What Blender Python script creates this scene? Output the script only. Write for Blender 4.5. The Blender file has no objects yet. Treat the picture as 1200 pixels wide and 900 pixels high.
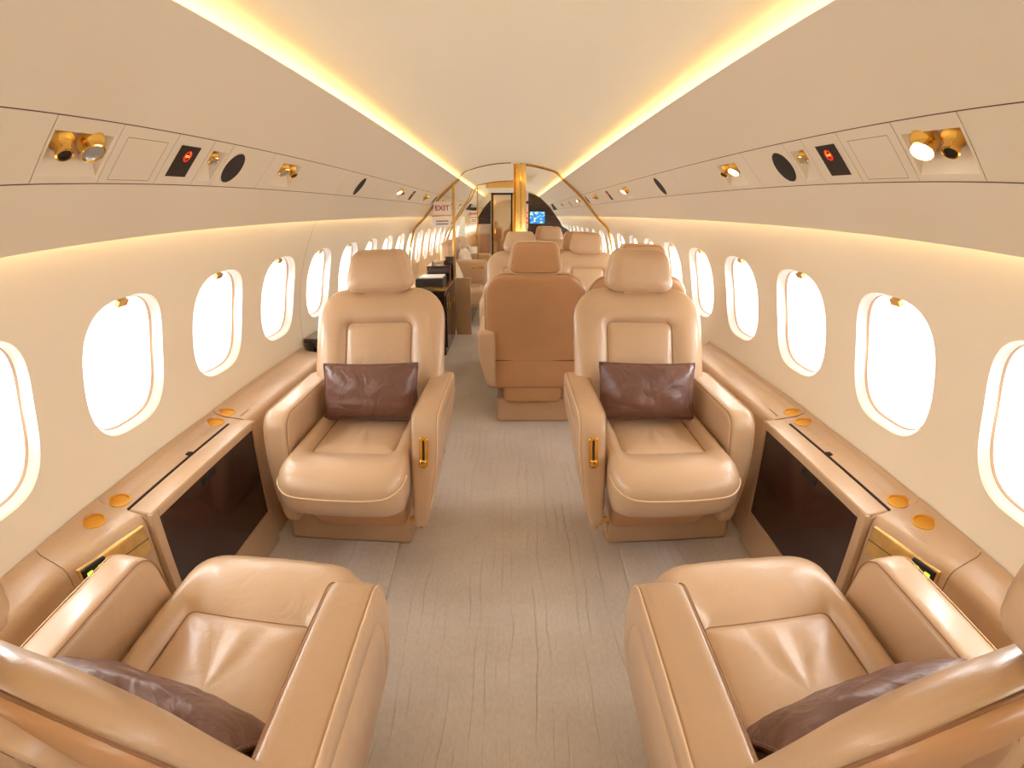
import bpy, math, random
from mathutils import Vector, Matrix, noise
random.seed(7)
C = bpy.context.scene.collection
PI = math.pi
sin, cos = math.sin, math.cos

# ------------------------------------------------------------------ render look
sc = bpy.context.scene
sc.view_settings.view_transform = 'Standard'
sc.view_settings.look = 'None'
sc.view_settings.exposure = 0.62
sc.view_settings.gamma = 1.0
sc.view_settings.use_curve_mapping = False

# ------------------------------------------------------------------ materials
def S(r, g, b):
    f = lambda c: (c/255/12.92) if c/255 <= .04045 else ((c/255+.055)/1.055)**2.4
    return (f(r), f(g), f(b), 1)

class NT:
    def __init__(self, name):
        self.m = bpy.data.materials.new(name); self.m.use_nodes = True
        self.t = self.m.node_tree; self.b = self.t.nodes['Principled BSDF']
    def n(self, kind, **kw):
        x = self.t.nodes.new('ShaderNode'+kind)
        for k, v in kw.items():
            if k in x.inputs.keys(): x.inputs[k].default_value = v
            else: setattr(x, k, v)
        return x
    def l(self, a, ao, b, bi): self.t.links.new(a.outputs[ao], b.inputs[bi])
    def coords(self, scale=(1, 1, 1), obj=True):
        tc = self.n('TexCoord'); mp = self.n('Mapping'); mp.inputs['Scale'].default_value = scale
        self.l(tc, 'Object' if obj else 'Generated', mp, 'Vector'); return mp
    def set(self, **kw):
        for k, v in kw.items(): self.b.inputs[k].default_value = v
        return self

def ramp2(nt, fac_node, fac_out, c0, c1, p0=.35, p1=.65):
    r = nt.n('ValToRGB'); e = r.color_ramp.elements
    e[0].position, e[1].position = p0, p1; e[0].color, e[1].color = c0, c1
    nt.l(fac_node, fac_out, r, 'Fac'); return r

def mat_plain(name, col, rough=.5, metal=0, spec=.5, coat=0, bump=None, var=0):
    nt = NT(name); nt.set(**{'Base Color': col, 'Roughness': rough, 'Metallic': metal, 'Specular IOR Level': spec, 'Coat Weight': coat})
    mp = nt.coords()
    if var:
        no = nt.n('TexNoise', Scale=var[0], Detail=4.0); nt.l(mp, 'Vector', no, 'Vector')
        r = ramp2(nt, no, 'Fac', tuple(c*(1-var[1]) for c in col[:3])+(1,), tuple(min(1, c*(1+var[1])) for c in col[:3])+(1,))
        nt.l(r, 'Color', nt.b, 'Base Color')
    if bump:
        no = nt.n('TexNoise', Scale=bump[0], Detail=5.0); nt.l(mp, 'Vector', no, 'Vector')
        bp = nt.n('Bump', Strength=bump[1], Distance=bump[2]); nt.l(no, 'Fac', bp, 'Height'); nt.l(bp, 'Normal', nt.b, 'Normal')
    return nt.m

def mat_leather(name, col, rough=.36, wrinkle=.35):
    nt = NT(name); nt.set(**{'Roughness': rough, 'Specular IOR Level': .5, 'Coat Weight': .38, 'Coat Roughness': .26})
    mp = nt.coords()
    big = nt.n('TexNoise', Scale=3.0, Detail=3.0); nt.l(mp, 'Vector', big, 'Vector')
    r = ramp2(nt, big, 'Fac', tuple(c*.93 for c in col[:3])+(1,), tuple(min(1, c*1.05) for c in col[:3])+(1,), .3, .7)
    nt.l(r, 'Color', nt.b, 'Base Color')
    gr = nt.n('TexVoronoi', Scale=420.0); nt.l(mp, 'Vector', gr, 'Vector')
    cr = nt.n('TexNoise', Scale=9.0, Detail=3.0, Distortion=.8); nt.l(mp, 'Vector', cr, 'Vector')
    b1 = nt.n('Bump', Strength=.10, Distance=.002); nt.l(gr, 'Distance', b1, 'Height')
    b2 = nt.n('Bump', Strength=min(1, wrinkle), Distance=.012 if wrinkle < .7 else .03); nt.l(cr, 'Fac', b2, 'Height')
    nt.l(b1, 'Normal', b2, 'Normal'); nt.l(b2, 'Normal', nt.b, 'Normal')
    return nt.m

def mat_emit(name, col, strength):
    nt = NT(name); nt.set(**{'Base Color': col, 'Emission Color': col, 'Emission Strength': strength, 'Roughness': .6}); return nt.m

def mat_carpet():
    nt = NT('carpet_taupe'); nt.set(Roughness=.95, **{'Specular IOR Level': .15, 'Sheen Weight': .25})
    mp = nt.coords((110, 45, 1)); n1 = nt.n('TexNoise', Scale=1.0, Detail=4.0, Roughness=.6); nt.l(mp, 'Vector', n1, 'Vector')
    r1 = ramp2(nt, n1, 'Fac', S(226, 216, 206), S(240, 232, 223), .3, .72)
    # fine meandering relief lines running fore and aft, shade and highlight put into colour
    mp2 = nt.coords((1, 1, 1)); sp = nt.n('SeparateXYZ'); nt.l(mp2, 'Vector', sp, 'Vector')
    mw = nt.coords((3.2, 1.7, 1)); nw = nt.n('TexNoise', Scale=1.0, Detail=2.0); nt.l(mw, 'Vector', nw, 'Vector')
    ma = nt.n('Math', operation='MULTIPLY_ADD'); ma.inputs[1].default_value = .09; nt.l(nw, 'Fac', ma, 0); nt.l(sp, 'X', ma, 2)
    mb_ = nt.n('Math', operation='MULTIPLY'); mb_.inputs[1].default_value = 27; nt.l(ma, 0, mb_, 0)
    fr = nt.n('Math', operation='FRACT'); nt.l(mb_, 0, fr, 0)
    r2 = nt.n('ValToRGB'); e = r2.color_ramp.elements
    e[0].position, e[1].position = .44, .58; e[0].color = (.5, .5, .5, 1); e[1].color = (.5, .5, .5, 1)
    k = e.new(.48); k.color = (.0, .0, .0, 1); k = e.new(.53); k.color = (.85, .85, .85, 1); nt.l(fr, 0, r2, 'Fac')
    mk = nt.coords((14, 2.4, 1)); nk = nt.n('TexNoise', Scale=1.0, Detail=1.0); nt.l(mk, 'Vector', nk, 'Vector')
    rk = ramp2(nt, nk, 'Fac', (0, 0, 0, 1), (1, 1, 1, 1), .40, .62)
    mx = nt.n('MixRGB'); mx.inputs[1].default_value = (.5, .5, .5, 1); nt.l(rk, 'Color', mx, 0); nt.l(r2, 'Color', mx, 2)
    lin = nt.n('ValToRGB'); e = lin.color_ramp.elements
    e[0].position, e[1].position = .1, .85; e[0].color = (.72, .69, .66, 1); e[1].color = (1, 1, 1, 1)
    k = e.new(.5); k.color = (.90, .90, .90, 1); nt.l(mx, 'Color', lin, 'Fac')
    mp3 = nt.coords((2.2, 2.2, 1)); n3 = nt.n('TexNoise', Scale=1.0, Detail=3.0); nt.l(mp3, 'Vector', n3, 'Vector')
    r3 = ramp2(nt, n3, 'Fac', (.88, .86, .84, 1), (1, 1, 1, 1), .35, .62)
    m1 = nt.n('MixRGB', blend_type='MULTIPLY'); m1.inputs[0].default_value = 1; nt.l(r1, 'Color', m1, 1); nt.l(lin, 'Color', m1, 2)
    m2 = nt.n('MixRGB', blend_type='MULTIPLY'); m2.inputs[0].default_value = 1; nt.l(m1, 'Color', m2, 1); nt.l(r3, 'Color', m2, 2)
    nt.l(m2, 'Color', nt.b, 'Base Color')
    mp4 = nt.coords((1, 1, 1)); n4 = nt.n('TexNoise', Scale=500.0, Detail=2.0); nt.l(mp4, 'Vector', n4, 'Vector')
    b1 = nt.n('Bump', Strength=.5, Distance=.003); nt.l(n4, 'Fac', b1, 'Height')
    b2 = nt.n('Bump', Strength=.7, Distance=.004); nt.l(mx, 'Color', b2, 'Height'); nt.l(b1, 'Normal', b2, 'Normal')
    nt.l(b2, 'Normal', nt.b, 'Normal'); return nt.m

def mat_wood():
    nt = NT('dark_veneer'); nt.set(Roughness=.22, **{'Coat Weight': .5, 'Coat Roughness': .08})
    mp = nt.coords((4, 4, 40)); n = nt.n('TexNoise', Scale=2.0, Detail=6.0, Distortion=.6); nt.l(mp, 'Vector', n, 'Vector')
    r = ramp2(nt, n, 'Fac', S(38, 18, 14), S(62, 33, 26)); nt.l(r, 'Color', nt.b, 'Base Color'); return nt.m

def mat_screen():
    nt = NT('map_screen'); mp = nt.coords((26, 26, 26))
    n = nt.n('TexNoise', Scale=1.0, Detail=4.0); nt.l(mp, 'Vector', n, 'Vector')
    r = nt.n('ValToRGB'); e = r.color_ramp.elements
    e[0].position = .42; e[0].color = S(20, 95, 190); e[1].position = .66; e[1].color = S(225, 215, 90)
    k = e.new(.55); k.color = S(60, 160, 215); nt.l(n, 'Fac', r, 'Fac')
    nt.l(r, 'Color', nt.b, 'Base Color'); nt.l(r, 'Color', nt.b, 'Emission Color'); nt.set(**{'Emission Strength': .75, 'Roughness': .3}); return nt.m

def mat_pleat():
    nt = NT('quilted_leather'); nt.set(**{'Base Color': S(190, 142, 104), 'Roughness': .5})
    mp = nt.coords((1, 1, 1)); w = nt.n('TexWave', Scale=14.0, bands_direction='X'); nt.l(mp, 'Vector', w, 'Vector')
    b = nt.n('Bump', Strength=.6, Distance=.01); nt.l(w, 'Fac', b, 'Height'); nt.l(b, 'Normal', nt.b, 'Normal'); return nt.m

LEATHER = S(203, 170, 136)
M = dict(
    leather=mat_leather('tan_leather', LEATHER),
    seatleather=mat_leather('creased_leather', S(209, 177, 144), .33, .28),
    leather_shaded=mat_leather('tan_leather_shaded', S(200, 152, 106), .42, .1),  # same tan leather, shade of the chair backs put into its colour
    piping=mat_plain('pale_piping', S(236, 205, 165), .4),
    liner=mat_plain('cream_liner', S(224, 213, 193), .55, bump=(300, .05, .001)),
    wall=mat_plain('wall_liner', S(243, 233, 213), .5, bump=(300, .05, .001)),
    ceil=mat_plain('ceiling_liner', S(243, 236, 216), .6, bump=(250, .05, .001)),
    psu=mat_plain('panel_liner', S(224, 213, 193), .5),
    seam=mat_plain('seam_brown', S(90, 60, 40), .8),  # even dark brown for panel joints and seams
    white=mat_plain('window_white', S(250, 249, 247), .35),
    gold=mat_plain('polished_gold', S(246, 200, 108), .14, 1.0, var=(30, .05)),
    goldsatin=mat_plain('satin_gold', S(240, 204, 132), .3, 1.0, var=(40, .06)),
    goldpaint=mat_plain('gold_trim', S(226, 182, 100), .25, .8),
    cup=mat_plain('gold_cup', S(232, 172, 62), .35, .7),
    black=mat_plain('black_plastic', S(26, 21, 20), .4),
    mesh=mat_plain('speaker_cloth', S(44, 36, 33), .85, bump=(900, .5, .001)),
    gap=mat_plain('dark_gap', S(45, 26, 18), .9),
    wood=mat_wood(),
    brown=mat_leather('brown_satin', S(112, 76, 66), .42, .8),
    carpet=mat_carpet(),
    glass_off=mat_plain('lens_grey', S(150, 146, 138), .15, 0, coat=.6),
    lamp=mat_emit('lamp_lit', (1, .86, .66, 1), 14),
    cove=mat_emit('cove_light', (1, .70, .26, 1), 1.0),
    wash=mat_emit('wash_light', (1, .72, .33, 1), 1.0),
    daylight=mat_emit('daylit_pane', (1, .985, .96, 1), 6.0),
    red=mat_emit('lit_red', S(230, 30, 20), .9),
    amber=mat_emit('lit_amber', S(255, 190, 60), 1.0),
    green=mat_emit('lit_green', S(190, 225, 60), .9),
    signwhite=mat_plain('sign_white', S(245, 238, 228), .4),
    signred=mat_plain('sign_red', S(190, 30, 30), .5),
    signgrey=mat_plain('sign_grey', S(150, 135, 125), .6),
    screen=mat_screen(), pleat=mat_pleat(),
    cream=mat_plain('cream_cushion', S(236, 224, 206), .7, bump=(60, .2, .004)),
    print_=mat_plain('faded_print', S(190, 156, 122), .6),
    hairline=mat_plain('hairline', S(168, 138, 112), .7),
    crease=mat_plain('leather_crease', S(150, 108, 74), .6),
)
def mat_mirror():
    nt = NT('door_mirror'); nt.set(**{'Base Color': S(232, 214, 188), 'Metallic': 1.0, 'Roughness': .03}); return nt.m
M['mirror'] = mat_mirror()
def mat_glass():
    nt = NT('clear_acrylic'); t = nt.t
    g = nt.n('BsdfGlossy', Roughness=.02); tr = nt.n('BsdfTransparent'); mx = nt.n('MixShader'); fr = nt.n('Fresnel', IOR=1.3)
    tr.inputs['Color'].default_value = (.95, .94, .92, 1)
    nt.l(fr, 'Fac', mx, 0); nt.l(tr, 'BSDF', mx, 1); nt.l(g, 'BSDF', mx, 2)
    out = [n for n in t.nodes if n.type == 'OUTPUT_MATERIAL'][0]; t.links.new(mx.outputs[0], out.inputs['Surface']); return nt.m
M['glass'] = mat_glass()

# ------------------------------------------------------------------ mesh helpers
class MB:
    def __init__(self): self.v, self.f = [], []
    def add(self, vs, fs):
        o = len(self.v); self.v += [tuple(p) for p in vs]; self.f += [tuple(i+o for i in q) for q in fs]; return self
    def box(self, x0, x1, y0, y1, z0, z1):
        vs = [(x, y, z) for x in (x0, x1) for y in (y0, y1) for z in (z0, z1)]
        return self.add(vs, [(0, 1, 3, 2), (4, 6, 7, 5), (0, 4, 5, 1), (2, 3, 7, 6), (0, 2, 6, 4), (1, 5, 7, 3)])
    def map(self, fn): self.v = [tuple(fn(Vector(p))) for p in self.v]; return self
    def build(self, name, mat, parent=None, smooth=40, flip=False, bevel=0):
        me = bpy.data.meshes.new(name)
        me.from_pydata(self.v, [], self.f); me.materials.append(M[mat] if isinstance(mat, str) else mat)
        import bmesh
        bm = bmesh.new(); bm.from_mesh(me); bmesh.ops.recalc_face_normals(bm, faces=bm.faces)
        bm.to_mesh(me); bm.free()
        if smooth:
            me.polygons.foreach_set('use_smooth', [True]*len(me.polygons)); me.set_sharp_from_angle(angle=math.radians(smooth))
        o = bpy.data.objects.new(name, me); C.objects.link(o)
        if parent: o.parent = parent
        if bevel:
            b = o.modifiers.new('bevel', 'BEVEL'); b.width = bevel; b.segments = 3; b.limit_method = 'ANGLE'
        return o

def loops(mb, rings, cap0=True, cap1=True):
    """bridge closed rings (equal length lists of points)"""
    n = len(rings[0]); vs = [p for r in rings for p in r]; fs = []
    for k in range(len(rings)-1):
        for i in range(n):
            j = (i+1) % n
            fs.append((k*n+i, k*n+j, (k+1)*n+j, (k+1)*n+i))
    for on, k in ((cap0, 0), (cap1, len(rings)-1)):
        if on:
            c = Vector((0, 0, 0))
            for p in rings[k]: c += Vector(p)
            c /= n; vs.append(c); ci = len(vs)-1
            for i in range(n): fs.append((k*n+i, k*n+(i+1) % n, ci))
    return mb.add(vs, fs)

def rrect(x0, x1, y0, y1, r, k=6, e=5):
    """rounded rectangle, 4*(k+e) points; r one number or (x1y1, x0y1, x0y0, x1y0)"""
    rs = [r]*4 if not isinstance(r, (tuple, list)) else r
    m = min(x1-x0, y1-y0)/2*.999
    rs = [min(q, m) for q in rs]
    cs = [(x1-rs[0], y1-rs[0], 0), (x0+rs[1], y1-rs[1], PI/2), (x0+rs[2], y0+rs[2], PI), (x1-rs[3], y0+rs[3], 1.5*PI)]
    arcs = [[(cx+rs[i]*cos(a+PI/2*t/(k-1)), cy+rs[i]*sin(a+PI/2*t/(k-1))) for t in range(k)] for i, (cx, cy, a) in enumerate(cs)]
    out = []
    for i in range(4):
        out += arcs[i]; a, b = arcs[i][-1], arcs[(i+1) % 4][0]
        out += [(a[0]+(b[0]-a[0])*t/(e+1), a[1]+(b[1]-a[1])*t/(e+1)) for t in range(1, e+1)]
    return out

def rbox(mb, x0, x1, y0, y1, z0, z1, r, m=4, n=(6, 6, 6)):
    h = [(x1-x0)/2, (y1-y0)/2, (z1-z0)/2]; c = [(x1+x0)/2, (y1+y0)/2, (z1+z0)/2]; r = min(r, *[q*.999 for q in h])
    ax = []
    for a in range(3):
        arc = [math.tan(PI/4*t/m)*r for t in range(m+1)]
        lo = [-h[a]+r-q for q in reversed(arc)]; hi = [h[a]-r+q for q in arc]
        mid = [-(h[a]-r)+2*(h[a]-r)*t/n[a] for t in range(1, n[a])]
        ax.append(lo+mid+hi)
    idx, vs, fs = {}, [], []
    def vert(p):
        key = tuple(round(q, 6) for q in p)
        if key not in idx:
            inner = [max(-(h[i]-r), min(h[i]-r, p[i])) for i in range(3)]
            d = Vector([p[i]-inner[i] for i in range(3)])
            if d.length > 1e-9: d = d.normalized()*r
            vs.append([inner[i]+d[i]+c[i] for i in range(3)]); idx[key] = len(vs)-1
        return idx[key]
    for a in range(3):
        b, d = (a+1) % 3, (a+2) % 3
        for s in (-h[a], h[a]):
            for i in range(len(ax[b])-1):
                for j in range(len(ax[d])-1):
                    q = []
                    for (u, w) in ((i, j), (i+1, j), (i+1, j+1), (i, j+1)):
                        p = [0, 0, 0]; p[a] = s; p[b] = ax[b][u]; p[d] = ax[d][w]; q.append(vert(p))
                    fs.append(q if s > 0 else q[::-1])
    return mb.add(vs, fs)

def tube(mb, pts, r, closed=False, n=8):
    pts = [Vector(p) for p in pts]; N = len(pts); rings = []
    up = None
    for i, p in enumerate(pts):
        a = pts[(i-1) % N] if (closed or i > 0) else p
        b = pts[(i+1) % N] if (closed or i < N-1) else p
        t = (b-a).normalized()
        if up is None: up = Vector((0, 0, 1)) if abs(t.z) < .9 else Vector((1, 0, 0))
        u = (up-t*up.dot(t)).normalized(); w = t.cross(u); up = u
        rings.append([p+(u*cos(2*PI*k/n)+w*sin(2*PI*k/n))*r for k in range(n)])
    if closed:
        vs = [q for r_ in rings for q in r_]; fs = []
        for k in range(N):
            kk = (k+1) % N
            for i in range(n): fs.append((k*n+i, k*n+(i+1) % n, kk*n+(i+1) % n, kk*n+i))
        return mb.add(vs, fs)
    return loops(mb, rings)

def lathe(mb, prof, mtx, n=24):
    rings = [[mtx @ Vector((r*cos(2*PI*i/n), r*sin(2*PI*i/n), h)) for i in range(n)] for r, h in prof]
    return loops(mb, rings)

def empty(name, loc=(0, 0, 0), rz=0):
    o = bpy.data.objects.new(name, None); C.objects.link(o); o.location = loc; o.rotation_euler = (0, 0, rz); o.empty_display_size = .1; return o
def tag(o, label=None, cat=None, group=None, kind=None):
    if label: o['label'] = label
    if cat: o['category'] = cat
    if group: o['group'] = group
    if kind: o['kind'] = kind
    return o
def struct(o): o['kind'] = 'structure'; return o
def kids(o): return [c for c in bpy.data.objects if c.parent == o]
def copy_tree(o, parent=None):
    c = o.copy(); C.objects.link(c)
    if parent: c.parent = parent
    for ch in kids(o): copy_tree(ch, c)
    return c
def mirror_tree(o, parent=None):
    """a mirrored (x -> -x) twin with its own meshes"""
    c = o.copy(); C.objects.link(c)
    if o.type == 'MESH':
        me = o.data.copy(); me.transform(Matrix.Scale(-1, 4, (1, 0, 0))); me.flip_normals(); c.data = me
    l = o.location; c.location = (-l.x, l.y, l.z)
    if parent: c.parent = parent
    for ch in kids(o): mirror_tree(ch, c)
    return c
sstep = lambda a, b, x: (lambda t: t*t*(3-2*t))(max(0, min(1, (x-a)/(b-a))))

# ------------------------------------------------------------------ the cabin section (metres, floor z = 0)
YA, YB = -1.7, 11.5
ZC, RW = .72, 1.155
wx = lambda z: math.sqrt(RW*RW-(z-ZC)**2)
V_ = (.96, 1.262); B_ = (.862, 1.386); T_ = (.769, 1.497); L_ = (.567, 1.673)
Y_PART = 5.83

def bp_(b, t_, t, h):
    dx, dz = t_[0]-b[0], t_[1]-b[1]; l = math.hypot(dx, dz)
    return (b[0]+dx*t-dz/l*h*1, b[1]+dz*t+dx/l*h)
def extrude_profile(prof, y0, y1, mb=None, thick=None, ny=1):
    """open profile (x,z) swept along y"""
    mb = mb or MB(); n = len(prof); ys = [y0+(y1-y0)*i/ny for i in range(ny+1)]
    vs = [(x, y, z) for y in ys for x, z in prof]; fs = []
    for j in range(ny):
        for i in range(n-1): fs.append((j*n+i, j*n+i+1, (j+1)*n+i+1, (j+1)*n+i))
    return mb.add(vs, fs)
def solid_profile(prof, y0, y1, mb=None):
    """closed profile (x,z) swept along y"""
    mb = mb or MB(); return loops(mb, [[(x, y0, z) for x, z in prof], [(x, y1, z) for x, z in prof]])

# floor
fl = MB().box(-1.12, 1.12, YA, YB, -.05, 0).build('floor', 'carpet', smooth=0); struct(fl)

# side walls with window openings
PITCH, W0 = .578, 1.262
KS = list(range(-5, 18))
WH, HH = .193, .205           # half opening along y and along the wall arc
def wall_pt(side, y, s, out=0):
    """s: arc length from z=.90 upwards"""
    a0 = math.asin((.90-ZC)/RW); a = a0+s/RW; r = RW+out
    return (side*r*cos(a), y, ZC+r*sin(a))
def sup(n, a, b, e=3.0):
    out = []
    for i in range(n):
        t = 2*PI*i/n; c, s_ = cos(t), sin(t)
        out.append((a*math.copysign(abs(c)**(2/e), c), b*math.copysign(abs(s_)**(2/e), s_)))
    return out
N = 64
S0, S1 = -.50, .47
def build_wall(side, name):
    mb = MB()
    for k in KS:
        yc = W0+PITCH*k; hw = PITCH/2
        hole = sup(N, WH, HH)
        rect = []
        for (a, b) in hole:
            t = min(hw/abs(a) if abs(a) > 1e-9 else 1e9, min((S1 if b > 0 else -S0)/abs(b) if abs(b) > 1e-9 else 1e9, 1e9))
            rect.append((a*t, b*t))
        # snap the corners
        for cx, cy in ((hw, S1), (-hw, S1), (-hw, S0), (hw, S0)):
            j = min(range(N), key=lambda i: (rect[i][0]-cx)**2+(rect[i][1]-cy)**2); rect[j] = (cx, cy)
        rings = []
        for q in (0, .08, .2, .4, .7, 1):
            rings.append([wall_pt(side, yc+h[0]*(1-q)+r[0]*q, h[1]*(1-q)+r[1]*q) for h, r in zip(hole, rect)])
        lip = [wall_pt(side, yc+h[0]*.985, h[1]*.985, .006) for h in hole]
        loops(mb, [lip]+rings, False, False)
    o = mb.build(name, 'wall', smooth=50); struct(o)
    # thin seams between liner panels
    s = MB()
    for k in KS:
        if side < 0 and k in (2, 9):
            y = W0+PITCH*(k+.5)
            prof = [wall_pt(side, y, S0+(S1-S0)*i/24, -.0006) for i in range(25)]
            s.add([(p[0], p[1]-.0011, p[2]) for p in prof]+[(p[0], p[1]+.0011, p[2]) for p in prof], [(i, i+1, 26+i, 25+i) for i in range(24)])
    s.build('seam', 'seam', o, smooth=0)
    return o
build_wall(-1, 'wall_left'); build_wall(1, 'wall_right')
for s, nm in ((-1, 'baseboard_left'), (1, 'baseboard_right')):
    struct(extrude_profile([(s*1.125, .45), (s*1.105, .30), (s*1.095, -.01)], YA, YB).build(nm, 'wall', smooth=0))

DAY = 6.3
def build_window(side, k, num):
    yc = W0+PITCH*k
    ring = MB()
    seq = [(1.0, -.001), (1.0, .004), (.988, .010), (.955, .021), (.930, .028), (.926, .030)]
    loops(ring, [[wall_pt(side, yc+a*q, b*q, o) for a, b in sup(N, WH, HH)] for q, o in seq], False, False)
    w = empty('window_%d' % num, (0, 0, 0)); struct(w)
    ring.build('frame', 'white', w, smooth=60)
    gl = MB(); loops(gl, [[wall_pt(side, yc+a*q, b*q, o) for a, b in sup(N, WH, HH)] for q, o in ((.928, .0298), (.919, .0300), (.912, .040))], False, False)
    gl.build('gasket', 'print_', w)
    p = MB(); loops(p, [[wall_pt(side, yc+a*q, b*q, .040) for a, b in sup(N, WH, HH)] for q in (.912, .90)], False, True)
    p.build('pane', 'daylight', w)
    li = bpy.data.lights.new('daylight', 'AREA'); li.shape = 'ELLIPSE'; li.size = WH*2*.88; li.size_y = HH*2*.88; li.energy = DAY; li.color = (.95, 1, 1.04); li.spread = math.radians(150)
    lo = bpy.data.objects.new('daylight', li); C.objects.link(lo); lo.location = wall_pt(side, yc, 0, .036)
    nx = Vector(wall_pt(side, yc, 0, 0))-Vector(wall_pt(side, yc, 0, 1)); ty = Vector((0, 1, 0)); zz = -nx.normalized(); xx = ty; yy = zz.cross(xx)
    lo.rotation_euler = Matrix((xx, yy, zz)).transposed().to_euler()
    t = MB(); c = []
    for a in (-.022, .022):
        for b, o in ((HH*.935, .026), (HH*.935-.018, .032)):
            c.append(wall_pt(side, yc+a, b, o)); c.append(wall_pt(side, yc+a, b-.004, o-.016))
    t.add(c, [(0, 1, 3, 2), (4, 6, 7, 5), (0, 4, 5, 1), (2, 3, 7, 6), (0, 2, 6, 4), (1, 5, 7, 3)])
    t.build('shade_pull', 'goldsatin', w)
n = 1
for side in (-1, 1):
    for k in KS:
        if W0+PITCH*k > -1.6: build_window(side, k, n); n += 1

# ceiling: centre vault, upper side panels, lower fascias
def vault(hx, z0, z1, m=24):
    return [(-hx+2*hx*i/m, z0+(z1-z0)*(1-((-1+2*i/m)**2))) for i in range(m+1)]
ceil = extrude_profile(vault(.635, 1.692, 1.842), YA, YB, ny=1).build('ceiling', 'ceil', smooth=60); struct(ceil)
tn = 1
for s in (-1, 1):
    arc = []
    for i in range(13):
        t = i/12; bul = .012*4*t*(1-t)
        x = T_[0]+(L_[0]-T_[0])*t; z = T_[1]+(L_[1]-T_[1])*t
        arc.append((s*(x+bul*.65), z+bul*.75))
    prof = arc+[(s*(L_[0]+.004), L_[1]+.004), (s*(L_[0]+.02), L_[1]+.002), (s*(L_[0]+.028), L_[1]-.012), (s*.70, 1.63)]
    o = extrude_profile(prof, YA, YB).build('trim_%d' % tn, 'liner', smooth=35); struct(o); tn += 1
    fas = []
    for i in range(9):
        t = i/8; bul = .006*4*t*(1-t)
        fas.append((s*(V_[0]+(B_[0]-V_[0])*t+bul), V_[1]+(B_[1]-V_[1])*t+bul))
    prof = [(s*(V_[0]+.010), V_[1]+.008), (s*(V_[0]+.008), V_[1])]+fas
    o = extrude_profile(prof, YA, YB).build('trim_%d' % tn, 'liner', smooth=35); struct(o); tn += 1
    # blank backing behind the service band and behind the light coves
    o = extrude_profile([(s*(B_[0]+.05), B_[1]+.01), (s*(T_[0]+.065), T_[1]+.055)], YA, YB).build('trim_%d' % tn, 'gap', smooth=0); struct(o); tn += 1
    o = extrude_profile([(s*.985, 1.335), (s*.985, 1.40), (s*.93, 1.44)], YA, YB).build('trim_%d' % tn, 'liner', smooth=0); struct(o); tn += 1
    o = extrude_profile([(s*.70, 1.63), (s*.72, 1.70), (s*.63, 1.695)], YA, YB).build('trim_%d' % tn, 'liner', smooth=0); struct(o); tn += 1
    for (t, nm_) in ((.997, 'upper'), (.002, 'lower')):
        q = [bp_(B_, T_, t-.008, .0004), bp_(B_, T_, t+.008, .0004)]
        sm = MB().add([(s*q[0][0], YA, q[0][1]), (s*q[1][0], YA, q[1][1]), (s*q[1][0], YB, q[1][1]), (s*q[0][0], YB, q[0][1])], [(0, 1, 2, 3)]).build('seam', 'seam', o, smooth=0)
    # light strips in the coves
    cs = MB()
    y = YA+.05
    while y < YB-.3:
        cs.add([(s*.588, y, 1.668), (s*.606, y, 1.668), (s*.606, y+.95, 1.668), (s*.588, y+.95, 1.668)], [(0, 1, 2, 3)]); y += .965
    side_ = 'left' if s < 0 else 'right'
    tag(cs.build('cove_light_strip', 'cove', smooth=0), 'yellow light strip along the %s edge of the ceiling vault' % side_, 'light strip', 'cove lights')
    cs = MB().add([(s*.974, YA+.05, 1.268), (s*.974, YA+.05, 1.288), (s*.974, YB-.1, 1.288), (s*.974, YB-.1, 1.268)], [(0, 1, 2, 3)])
    tag(cs.build('wash_light_strip', 'wash', smooth=0), 'warm light strip above the windows on the %s wall' % side_, 'light strip', 'wash lights')
# end walls
for nm, y0, y1 in (('wall_rear', YA-.05, YA), ('wall_front', YB, YB+.05)):
    o = MB().box(-1.2, 1.2, y0, y1, 0, 2.0).build(nm, 'liner', smooth=0); struct(o)

# ------------------------------------------------------------------ overhead service band
BT = Vector((T_[0]-B_[0], 0, T_[1]-B_[1])); BLEN = BT.length; BT.normalize()
BN = Vector((-BT.z, 0, BT.x))            # into the cabin for the right side
if BN.x > 0: BN = -BN
def bp(y, t, h=0):
    p = Vector((B_[0], y, B_[1]))+BT*(t*BLEN)+BN*h; return p       # right side; mirrored for the left
def panel_mesh(y0, y1, pocket=None, hatch=None):
    g = .0012; mb = MB()
    y0 += g; y1 -= g; t0, t1 = .012, .988
    ring = lambda a, b, c, d, h: [bp(a, c, h), bp(b, c, h), bp(b, d, h), bp(a, d, h)]
    rs = [ring(y0, y1, t0, t1, -.012), ring(y0, y1, t0, t1, 0)]
    if pocket:
        a, b, c, d, dep = pocket
        e = .018
        rs += [ring(a, b, c, d, 0), ring(a+e*1.3, b-e, c+.34, d-.06, -dep)]
    loops(mb, rs, False, True)
    return mb
def groove_mesh(y0, y1, t0, t1):
    mb = MB(); w = .0009
    for a, b, c, d in ((y0, y1, t0, t0), (y0, y1, t1, t1), (y0, y0, t0, t1), (y1, y1, t0, t1)):
        wy = w if a == b else 0; wt = w/BLEN if c == d else 0
        mb.add([bp(a-wy, c-wt, .0004), bp(b+wy, c-wt, .0004), bp(b+wy, d+wt, .0004), bp(a-wy, d+wt, .0004)], [(0, 1, 2, 3)])
    return mb
def aim(p, d):
    d = Vector(d).normalized(); q = d.to_track_quat('Z', 'Y'); return Matrix.Translation(p) @ q.to_matrix().to_4x4()
DOWN = Vector((-.45, -.25, -.85))
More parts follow.
